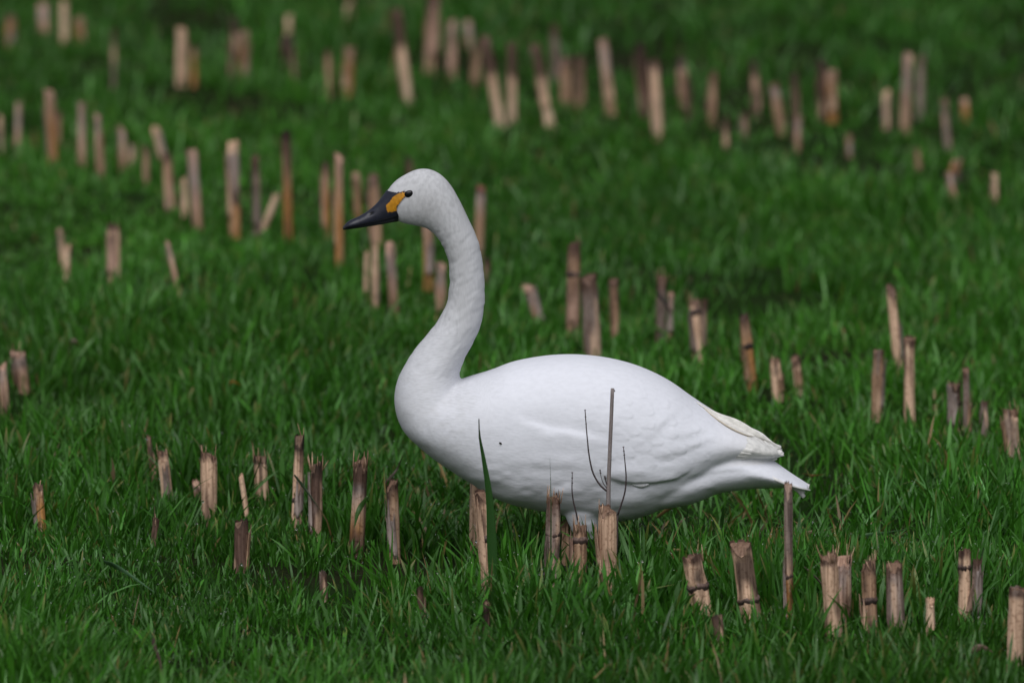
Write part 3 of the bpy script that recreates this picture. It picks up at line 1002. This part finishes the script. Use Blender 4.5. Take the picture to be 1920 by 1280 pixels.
G1 = 'corn stubs of the row crossing in front of the swan'
G2 = 'corn stubs of the row passing behind the swan body'
G3 = 'corn stubs of the blurred row behind the swan bill'
G4 = 'corn stubs of the most distant blurred row'
STUBS = [
    # ---- row in front of the swan
    (70, 900, 76, 978, 20, 'O', 'lone orange-brown corn stub with charred top, at the outer end of the front row', G1, (), 1),
    (304, 842, 313, 920, 21, 'P', 'short pale corn stub with one thin splinter beside a thin strip', G1, (), 1),
    (278, 814, 288, 888, 9, 'T', 'thin brown strip of corn stalk beside a short pale stub', G1, (), 0),
    (391, 842, 393, 955, 31, 'P', 'broad pale corn stub with frayed dark top and split fibres in the front row', G1, (), 4),
    (366, 898, 372, 927, 14, 'K', 'tiny low corn stub at the foot of a broad frayed pale stub', G1, (), 0),
    (451, 886, 462, 950, 10, 'L', 'narrow pale sliver of corn stalk between two frayed stubs', G1, (), 0),
    (487, 848, 492, 922, 25, 'B', 'pale corn stub with black frayed rim, next to the tall slim pale stub', G1, (), 3),
    (562, 810, 556, 968, 19, 'B', 'tall slim pale corn stub with dark top and a dark node low down', G1, (938,), 1),
    (594, 862, 592, 978, 23, 'D', 'dark brown shredded corn stub with thin upright fibres', G1, (), 4),
    (677, 856, 669, 1010, 29, 'S', 'corn stub with frayed brown top, black band and orange foot', G1, (), 4),
    (735, 896, 740, 1022, 22, 'T', 'straight tan corn stub with a loose dry leaf behind, before the swan chest', G1, (), 1),
    (892, 884, 890, 985, 20, 'P', 'pale corn stub behind a leaning one, under the swan breast', G1, (), 0),
    (903, 918, 918, 1072, 27, 'P', 'leaning pale corn stub with brown node, beside the tall green grass blade', G1, (1010,), 0),
    (1038, 924, 1036, 1052, 26, 'G', 'brown frayed corn stub with black node and grey foot, under the swan belly', G1, (1002,), 4),
    (1060, 968, 1062, 1020, 18, 'T', 'small tan corn stub wedged between two taller stubs by the swan leg', G1, (), 0),
    (1088, 978, 1085, 1070, 28, 'T', 'jagged corn stub with reddish node directly in front of the swan leg', G1, (1012,), 3),
    (1139, 943, 1139, 1058, 36, 'P', 'thick pale corn stub with brown top below the dry weed stem', G1, (), 1),
    (1296, 1037, 1320, 1145, 40, 'P', 'stout leaning corn stub with yellow band above a dark rotten node', G1, (1098,), 1),
    (1387, 1012, 1409, 1150, 40, 'P', 'thick smooth pale corn stub with dark node near the grass', G1, (1124,), 0),
    (1478, 900, 1479, 1152, 16, 'W', 'tall thin grey corn stalk under the swan tail tip', G1, (1080,), 0),
    (1553, 1034, 1563, 1175, 30, 'P', 'frayed corn stub overlapped by the widest brown-topped stub', G1, (), 3),
    (1581, 1034, 1577, 1152, 36, 'K', 'widest greyish pink corn stub with combed frayed top', G1, (), 4),
    (1628, 1046, 1632, 1165, 28, 'T', 'corn stub with shaggy brown top and dark node, beside the streaked one', G1, (1126,), 4),
    (1676, 1048, 1680, 1165, 32, 'G', 'brown and yellow streaked corn stub beside the shaggy-topped one', G1, (), 1),
    (1744, 1116, 1745, 1182, 18, 'L', 'small short clean pale corn stub standing alone', G1, (), 0),
    (1809, 1024, 1808, 1150, 24, 'P', 'pale split corn stub with red-brown node, leaning on a grey neighbour', G1, (1063,), 0),
    (1832, 1044, 1830, 1125, 18, 'G', 'grey corn stub pressed against a pale split one with red-brown node', G1, (), 1),
    (1908, 1098, 1903, 1225, 30, 'P', 'pinkish corn stub with brown hanging top at the inner end of the front row', G1, (), 0),
    (453, 972, 452, 1040, 26, 'D', 'dark brown corn stub sunk in grass before the pale frayed stubs', G1, (), 0),  # dark top running into brown
    (293, 966, 290, 1000, 14, 'D', 'very small blackish corn stub peeping from the grass', G1, (), 1),
    (787, 1096, 790, 1140, 13, 'D', 'blackened small corn stub with mushroom-like top in the foreground grass', G1, (), 0),
    (605, 1066, 607, 1096, 15, 'D', 'low reddish brown corn stub almost hidden by grass', G1, (), 0),
    (912, 1124, 912, 1152, 14, 'D', 'low dark corn stub in the grass below the leaning pale stub', G1, (), 0),
    (1343, 1146, 1352, 1196, 22, 'D', 'dark crumbled corn stub base beside the stout leaning stub', G1, (), 0),
    # ---- row passing behind the swan
    (32, 655, 40, 706, 30, 'K', 'broad short pink-grey corn stub with two thin spikes', G2, (), 2),
    (4, 676, 9, 745, 17, 'K', 'narrow pinkish corn stub beside the broad short spiked one', G2, (), 0),
    (1893, 762, 1901, 850, 28, 'P', 'pale ragged corn stub at the near end of the row behind the swan', G2, (), 2),
    (1845, 748, 1848, 802, 14, 'G', 'dim grey corn stub beside a pale ragged one', G2, (), 0),
    (111, 428, 117, 482, 11, 'K', 'thin pinkish corn splinter standing in a V with another', G2, (), 0),
    (128, 458, 124, 507, 12, 'L', 'short pale corn splinter leaning against a thin pinkish one', G2, (), 0),
    (213, 416, 214, 506, 27, 'P', 'broad pale corn stub with dark upper edge standing alone in short grass', G2, (), 1),
    (313, 450, 333, 526, 10, 'K', 'thin strongly leaning pinkish corn stalk', G2, (), 0),
    (688, 470, 686, 530, 10, 'L', 'slim pale corn stub beneath the swan bill', G2, (), 0),
    (703, 456, 703, 553, 15, 'L', 'pale corn stub with grey cap beneath the swan bill', G2, (), 0),
    (731, 452, 738, 560, 19, 'K', 'slightly leaning pink-grey corn stub between bill and neck', G2, (), 0),
    (826, 488, 828, 566, 19, 'K', 'pinkish corn stub touching the front of the swan neck', G2, (), 0),
    (990, 532, 1010, 592, 20, 'K', 'short leaning pink corn stub with a spike, behind the swan back', G2, (), 1),
    (1076, 448, 1074, 610, 26, 'T', 'tall two-part corn stub with dark node behind the broad grey one', G2, (514,), 1),
    (1103, 512, 1112, 652, 34, 'G', 'broad grey-brown corn stub widening at its foot above the swan back', G2, (), 0),
    (1150, 519, 1153, 617, 20, 'T', 'straight tan corn stub with brown cap above the swan back', G2, (), 0),
    (1241, 514, 1238, 626, 19, 'G', 'grey frayed corn stub crossed by a dark dead leaf', G2, (), 2),
    (1258, 546, 1256, 612, 13, 'K', 'small pale corn stub close behind a grey frayed one', G2, (), 0),
    (1302, 557, 1308, 650, 23, 'P', 'pale corn stub with knotted top and forked foot', G2, (585,), 1),
    (1321, 556, 1318, 642, 13, 'G', 'narrow grey corn stub against a pale forked one', G2, (), 0),
    (1394, 584, 1409, 706, 22, 'O', 'corn stub with black top, red node and orange foot', G2, (648,), 0),
    (1452, 668, 1458, 722, 22, 'P', 'short broad pale corn stub, first of a close pair', G2, (), 1),
    (1490, 663, 1497, 712, 18, 'H', 'short pale corn stub with brown shoulder, second of a close pair', G2, (), 0),
    (1648, 651, 1645, 750, 22, 'T', 'tan corn stub with brown cap and dark node beside the tall leaning one', G2, (705,), 0),
    (1669, 531, 1685, 668, 19, 'P', 'tall leaning yellowish corn stub with grey-brown cap', G2, (), 0),
    (1705, 629, 1705, 777, 22, 'P', 'long straight pale corn stub with brown top beside the tall leaning one', G2, (), 1),
    (1790, 712, 1790, 796, 23, 'D', 'broad dark brown corn stub with pale streaks and ragged top', G2, (755,), 2),
    (1811, 686, 1813, 792, 14, 'G', 'slim grey-pink corn stub standing against a broad dark one', G2, (), 0),
]
S_FAR = [
    # ---- blurred row behind the bill: (top, foot, width, style, label or None)
    (0, 215, 0, 292, 11, 'L', None), (35, 190, 33, 282, 13, 'K', None), (92, 165, 99, 298, 22, 'Q', 'blurred corn stub with grey top and bright orange foot'),
    (110, 205, 108, 262, 14, 'T', None), (153, 190, 153, 302, 15, 'K', None), (182, 210, 188, 322, 15, 'K', None),
    (227, 232, 230, 303, 16, 'K', None), (246, 266, 247, 303, 14, 'K', None), (275, 272, 275, 332, 11, 'T', None),
    (290, 236, 305, 292, 17, 'L', 'short bright pale corn stub leaning over another, blurred'), (312, 285, 319, 372, 22, 'T', 'broad blurred tan corn stub below a leaning pale one'),
    (345, 330, 346, 387, 13, 'L', None), (360, 279, 370, 412, 21, 'K', 'tall blurred pinkish corn stub with node low down'),
    (437, 264, 440, 428, 24, 'M', 'corn stub with bright pale cap, black band and orange foot'),
    (478, 290, 482, 422, 16, 'G', None), (520, 362, 498, 412, 15, 'L', 'short pale corn stub leaning against an orange one, blurred'),
    (536, 242, 541, 442, 19, 'O', 'tall blurred corn stub with dark red top and orange stem'),
    (610, 300, 612, 432, 16, 'O', None), (635, 286, 637, 490, 18, 'Q', 'tallest orange-brown corn stub behind the swan bill tip'),
    (667, 322, 671, 402, 16, 'Q', None), (700, 324, 706, 452, 23, 'T', 'broad tan corn stub right behind the swan bill'),
    (802, 420, 803, 522, 20, 'Q', 'bright orange corn stub beneath the swan cheek'), (766, 292, 768, 335, 14, 'D', 'reddish corn stub rising over the swan forehead'),
    (903, 346, 897, 470, 20, 'R', 'corn stub with red cap and grey stem behind the swan nape'), (914, 480, 912, 520, 12, 'D', 'small dark corn stub behind the swan neck'),
]
S_BACK = [
    (340, 52, 340, 142, 22, 'L', 'bright pale corn stub alone in the most distant row'), (364, 82, 364, 142, 14, 'O', None), (439, 28, 437, 136, 19, 'D', None), (458, 55, 455, 136, 20, 'Q', None),
    (541, 26, 541, 60, 14, 'L', None), (536, 62, 545, 132, 28, 'D', 'broad dark reddish corn stub in the most distant row'), (615, 92, 616, 165, 14, 'T', None), (656, 86, 652, 162, 23, 'Q', None),
    (655, 0, 655, 32, 18, 'L', 'pale distant corn stub rising above all others behind the swan bill'), (742, 12, 763, 176, 24, 'H', 'tall distant corn stub with dark middle and bright pale foot'), (812, -12, 809, 122, 31, 'T', 'broadest tall distant corn stub, dark brown above'),
    (848, 36, 848, 128, 17, 'K', None), (877, 36, 881, 82, 16, 'K', None), (895, 78, 890, 152, 18, 'T', None), (908, 66, 936, 222, 21, 'H', None), (960, 78, 960, 216, 20, 'H', None),
    (1002, 80, 1029, 218, 22, 'H', None), (1039, 42, 1042, 142, 17, 'G', None), (1060, 106, 1062, 186, 25, 'T', 'broad tan distant corn stub of a close pair, nearer the slim grey one'), (1086, 104, 1086, 188, 25, 'T', 'broad tan distant corn stub of a close pair, nearer the swan tail side'),
    (1130, 72, 1144, 196, 22, 'K', None), (1199, 78, 1212, 205, 23, 'D', None), (1224, 108, 1233, 240, 24, 'P', 'distant pale corn stub leaning beside a dark one'),
    (1277, 107, 1283, 186, 23, 'B', None), (1338, 127, 1335, 216, 16, 'T', None), (1413, 112, 1418, 202, 18, 'D', None), (1450, 152, 1464, 236, 21, 'R', None),
    (1490, 132, 1492, 252, 18, 'D', None), (1540, 112, 1540, 206, 20, 'D', None), (1558, 128, 1561, 212, 23, 'Q', 'bright orange-cream distant corn stub beside a dark one'),
    (1662, 168, 1662, 222, 16, 'L', None), (1703, 97, 1698, 232, 19, 'K', 'tall distant pink corn stub beside a slim grey one'), (1728, 101, 1725, 202, 17, 'G', None),
    (1770, 182, 1776, 262, 17, 'G', None), (1808, 184, 1810, 214, 16, 'Q', None), (1360, 212, 1362, 262, 12, 'D', None), (1498, 216, 1495, 266, 14, 'K', None),
    (1592, 248, 1592, 276, 13, 'T', None), (1720, 276, 1722, 302, 12, 'T', None), (1796, 294, 1788, 330, 24, 'Q', 'low reddish ragged corn stub alone in the far grass'),
    (1778, 322, 1788, 358, 14, 'K', None), (1865, 322, 1865, 362, 14, 'L', 'small clean yellowish corn stub alone in the far grass'),
    (20, 25, 20, 72, 22, 'O', 'orange smudged corn stub at the outer end of the most distant row'), (80, 4, 82, 58, 22, 'K', 'pinkish distant corn stub beside the one with a bright tip'), (120, 0, 121, 72, 17, 'L', 'distant pale corn stub with bright tip between pinkish and orange ones'), (148, 30, 150, 68, 17, 'Q', 'orange distant corn stub beside the one with a bright tip'), (214, 50, 213, 152, 9, 'G', 'very thin grey distant corn stalk standing alone'),
    (1290, 150, 1292, 212, 14, 'D', None), (1395, 205, 1395, 245, 15, 'D', None),
]
NICE = {'L': 'pale', 'K': 'pinkish grey', 'T': 'tan', 'Q': 'orange-footed', 'G': 'grey', 'O': 'orange-brown dark-topped', 'D': 'dark brown', 'P': 'brown-topped pale',
        'B': 'black-topped pale', 'R': 'red-capped', 'H': 'dark-topped cream-footed', 'M': 'banded', 'S': 'banded', 'W': 'thin grey'}
for (tx, ty, bx, by, w, sty, lab, grp, nodes, fray) in STUBS:
    make_stub(tx, ty, bx, by, w, sty, lab, grp, nodes, fray, sheath=False if 'smooth' in lab or 'clean' in lab else None,
              hide=54 if 880 < tx < 1165 and by > 960 else 34)
MARK3 = {92: 'the orange-footed grey-topped stub', 290: 'the bright leaning stub', 360: 'the tall pinkish stub', 437: 'the white-capped banded stub',
         536: 'the tall dark red-topped stub', 635: 'the tallest stub at the bill tip', 700: 'the broad stub behind the bill'}
MARK4 = {340: 'the lone bright pale stub', 536: 'the broad dark reddish stub', 742: 'the tall pale-footed stub', 812: 'the broadest tall stub',
         1060: 'a close tan pair', 1224: 'the pale stub leaning beside a dark one', 1558: 'the bright orange-cream stub', 1703: 'the tall pink stub', 1796: 'the low reddish ragged stub'}
for lst, grp, where, marks in ((S_FAR, G3, 'blurred', MARK3), (S_BACK, G4, 'distant blurred', MARK4)):
    for (tx, ty, bx, by, w, sty, lab) in lst:
        hgt = 'short' if by - ty < 65 else 'tall' if by - ty > 115 else 'medium-high'
        near = min(marks, key=lambda k: abs(k - tx))
        make_stub(tx, ty, bx, by, w, sty, lab or f'{hgt} {NICE[sty]} {where} corn stub near {marks[near]}', grp, (), 0, hide=26)

GV, gpx, gpy = build_grass()
build_dew(GV, gpx, gpy)


# ------------------------------------------------------------------ the dry weed, tall blades and litter
def curve_tube(name, pts, radii, mat, parent, color, seg=7, n=14):
    p = spline(np.asarray(pts, float), n)
    rr = np.interp(np.linspace(0, 1, n), np.linspace(0, 1, len(radii)), radii)
    v, f = tube(p, list(rr), seg)
    c = np.tile(np.array(color), (len(v), 1)) * (0.8 + 0.4 * RNG.random((len(v), 1)))
    return mesh_obj(name, v, f, mat, parent, c)


wb = G(1142, 1105)
weed = empty('dry_weed', wb)
tag(weed, 'dead grey weed stem with thin twigs rising before the swan flank', 'weed')
WY = wb[1]


def wp(x, y, d=0.0):
    return P(x, y, WY + d) - wb


curve_tube('stem', [wp(1142, 1104), wp(1142, 1030), wp(1141, 920), wp(1143, 860), wp(1146, 790), wp(1148.5, 728)],
           [0.0042, 0.0040, 0.0042, 0.0036, 0.0034, 0.0032], M_TWIG, weed, (0.25, 0.215, 0.21), 9, 26)
curve_tube('twig', [wp(1147.5, 735), wp(1151, 731), wp(1153, 734)], [0.0014, 0.0012, 0.0008], M_TWIG, weed, (0.10, 0.08, 0.08))
for pts, rad in (
    ([(1140, 922), (1128, 912), (1113, 889), (1106, 862), (1101, 820), (1097, 769)], (0.0017, 0.0013, 0.0008)),
    ([(1140, 918), (1131, 905), (1127, 893), (1125, 881)], (0.0010, 0.0006, 0.0005)),
    ([(1141, 916), (1136, 902), (1134, 893)], (0.0012, 0.0008)),
    ([(1158, 965), (1164, 948), (1172, 920), (1174, 895), (1172, 868), (1169, 838)], (0.0016, 0.0013, 0.0007)),
    ([(1083, 975), (1081, 964), (1076, 944), (1073, 925), (1073, 886)], (0.0014, 0.0012, 0.0007)),
):
    tw = curve_tube('twig', [wp(x, y, -0.004 * i) for i, (x, y) in enumerate(pts)], rad, M_TWIG, weed, (0.075, 0.055, 0.058), 6, 20)
    # tiny seed buds along the twig
    top = pts[-1]
    for q in (0.0, 0.25, 0.5):
        bxp, byp = top[0] + (pts[-2][0] - top[0]) * q, top[1] + (pts[-2][1] - top[1]) * q
        c = wp(bxp, byp, -0.004 * (len(pts) - 1 - q))
        bv, bf = tube([c + np.array([-0.0018, 0, 0.0005]), c, c + np.array([0.0016, 0, 0.0010])], [0.0004, 0.0012, 0.0004], 6)
        mesh_obj('bud', bv, bf, M_TWIG, tw, np.tile((0.07, 0.05, 0.05), (len(bv), 1)))
curve_tube('root', [wp(1141, 1103), wp(1112, 1080, -0.01), wp(1083, 975, -0.016)], [0.0016, 0.0014, 0.0013], M_TWIG, weed, (0.075, 0.055, 0.058), 6, 16)
curve_tube('root', [wp(1143, 1103), wp(1156, 1040, -0.01), wp(1158, 965)], [0.0016, 0.0014, 0.0013], M_TWIG, weed, (0.075, 0.055, 0.058), 6, 16)


def blade(name, pts, width, color, Y, label, cat, group=None, mat=None, tip=None, curl=0.25, hgt=None):
    """single leaf: folded strip along pixel points, standing at depth Y or lying hgt above the ground"""
    if hgt is None:
        w = np.array([P(x, y, Y) for x, y in pts])
    else:
        w = np.array([G(x, y, h_) for (x, y), h_ in zip(pts, hgt)])
    p = spline(w, 22)
    n = len(p)
    org = p[0].copy()
    V, F, C = [], [], []
    for i in range(n):
        q = i / (n - 1)
        t = p[min(i + 1, n - 1)] - p[max(i - 1, 0)]
        t = t / np.linalg.norm(t)
        sd = np.cross(t, [0.15, 1, 0.1]); sd /= np.linalg.norm(sd)
        nn = np.cross(t, sd)
        wd = width * KPX * 0.5 * (min(1, 0.55 + 1.6 * q) if q < 0.3 else 1) * max(0.06, 1 - max(0, q - 0.35) / 0.65) ** 0.8
        for s in (-1, 0, 1):
            V.append(p[i] - org + sd * wd * s + nn * (-curl * wd if s == 0 else 0))
            c = np.array(color)
            if tip is not None:
                c = c * (1 - max(0, q - 0.8) / 0.2) + np.array(tip) * max(0, q - 0.8) / 0.2
            C.append(c * (0.85 if s == 0 else 1.0))
    for i in range(n - 1):
        for s in (0, 1):
            F.append((i * 3 + s, i * 3 + s + 1, i * 3 + s + 4, i * 3 + s + 3))
    o = mesh_obj(name, V, F, mat or M_GRASS, None, C, loc=org)
    md = o.modifiers.new('thickness', 'SOLIDIFY'); md.thickness = 0.0006
    return tag(o, label, cat, group, 'thing')


b0 = G(926, 1148)
blade('tall_grass_blade', [(926, 1148), (922, 1010), (915, 910), (905, 850), (899, 815), (898, 785)], 19, (0.030, 0.105, 0.018), b0[1],
      'single tall dark green grass blade crossing the swan breast', 'grass blade', tip=(0.03, 0.03, 0.02))
b0 = G(1033, 1140)
blade('tall_grass_blade', [(1033, 1140), (1033, 1020), (1033, 930), (1032, 885), (1031, 857)], 3.2, (0.030, 0.085, 0.022), b0[1],
      'thin green grass blade before the swan belly above a frayed stub', 'grass blade')
for pts, wd, colr, hg, lab in (
    ([(1231, 970), (1258, 951), (1289, 941)], 7, (0.50, 0.32, 0.15), (0.03, 0.055, 0.07), 'pale orange straw pointing up from grass below the swan rump'),
    ([(1290, 968), (1272, 983), (1262, 1000)], 7, (0.42, 0.30, 0.16), (0.055, 0.06, 0.05), 'faded straw bent over the grass behind the thick pale stub'),
    ([(1492, 1010), (1515, 998), (1562, 992)], 8, (0.40, 0.34, 0.20), (0.05, 0.065, 0.06), 'grey-green arched dead blade beside the tall thin grey stalk'),
    ([(1600, 1018), (1618, 1004), (1660, 999), (1700, 990)], 7, (0.10, 0.20, 0.09), (0.05, 0.07, 0.07, 0.05), 'long pale green blade arching over the shaggy-topped stubs'),
    ([(1505, 1060), (1528, 1080), (1560, 1125)], 5, (0.16, 0.11, 0.09), (0.09, 0.08, 0.06), 'thin dark twig slanting down to the widest stub'),
    ([(1240, 1035), (1268, 1030), (1298, 1036)], 6, (0.38, 0.33, 0.14), (0.05, 0.06, 0.05), 'yellowed blade curled over the grass near the stout leaning stub'),
    ([(428, 726), (436, 715), (452, 722)], 6, (0.42, 0.18, 0.03), (0.045, 0.06, 0.05), 'small curled orange dead blade in the short grass'),
    ([(1505, 888), (1525, 891), (1548, 889)], 6, (0.22, 0.10, 0.035), (0.05, 0.055, 0.05), 'brown dead leaf strip beyond the swan tail tip'),
    ([(128, 650), (140, 640), (152, 652)], 13, (0.48, 0.34, 0.32), (0.04, 0.06, 0.04), 'pinkish crumpled husk scrap lying in the grass'),
    ([(1820, 1222), (1838, 1212), (1862, 1222)], 12, (0.28, 0.19, 0.15), (0.05, 0.06, 0.05), 'brownish husk scrap in the foreground grass'),
    ([(290, 1180), (288, 1205), (300, 1240), (306, 1272)], 9, (0.10, 0.055, 0.05), (0.09, 0.08, 0.06, 0.04), 'dark reddish weed stem in the foreground grass'),
    ([(1232, 548), (1250, 572), (1262, 592)], 9, (0.035, 0.025, 0.022), (0.12, 0.10, 0.08), 'dark dead leaf crossing a grey frayed stub'),
    ([(722, 905), (744, 880), (755, 852)], 5, (0.10, 0.08, 0.06), (0.10, 0.12, 0.15), 'dry leaf sliver leaning behind the straight tan stub'),
    ([(690, 930), (676, 950), (664, 990)], 10, (0.045, 0.12, 0.02), (0.12, 0.10, 0.07), 'green blade slanting across the black-banded stub'),
    ([(552, 890), (575, 920), (600, 955)], 6, (0.03, 0.05, 0.02), (0.14, 0.12, 0.09), 'dark thin blade slanting across the tall slim stub'),
    ([(195, 1052), (240, 1075), (290, 1110)], 12, (0.09, 0.20, 0.09), (0.09, 0.10, 0.07), 'broad pale green blade lying over the foreground grass'),
):
    blade('grass_strip' if 'blade' in lab else 'plant_litter', pts, wd, colr, 0, lab, 'grass blade' if 'blade' in lab else 'plant litter', hgt=hg)
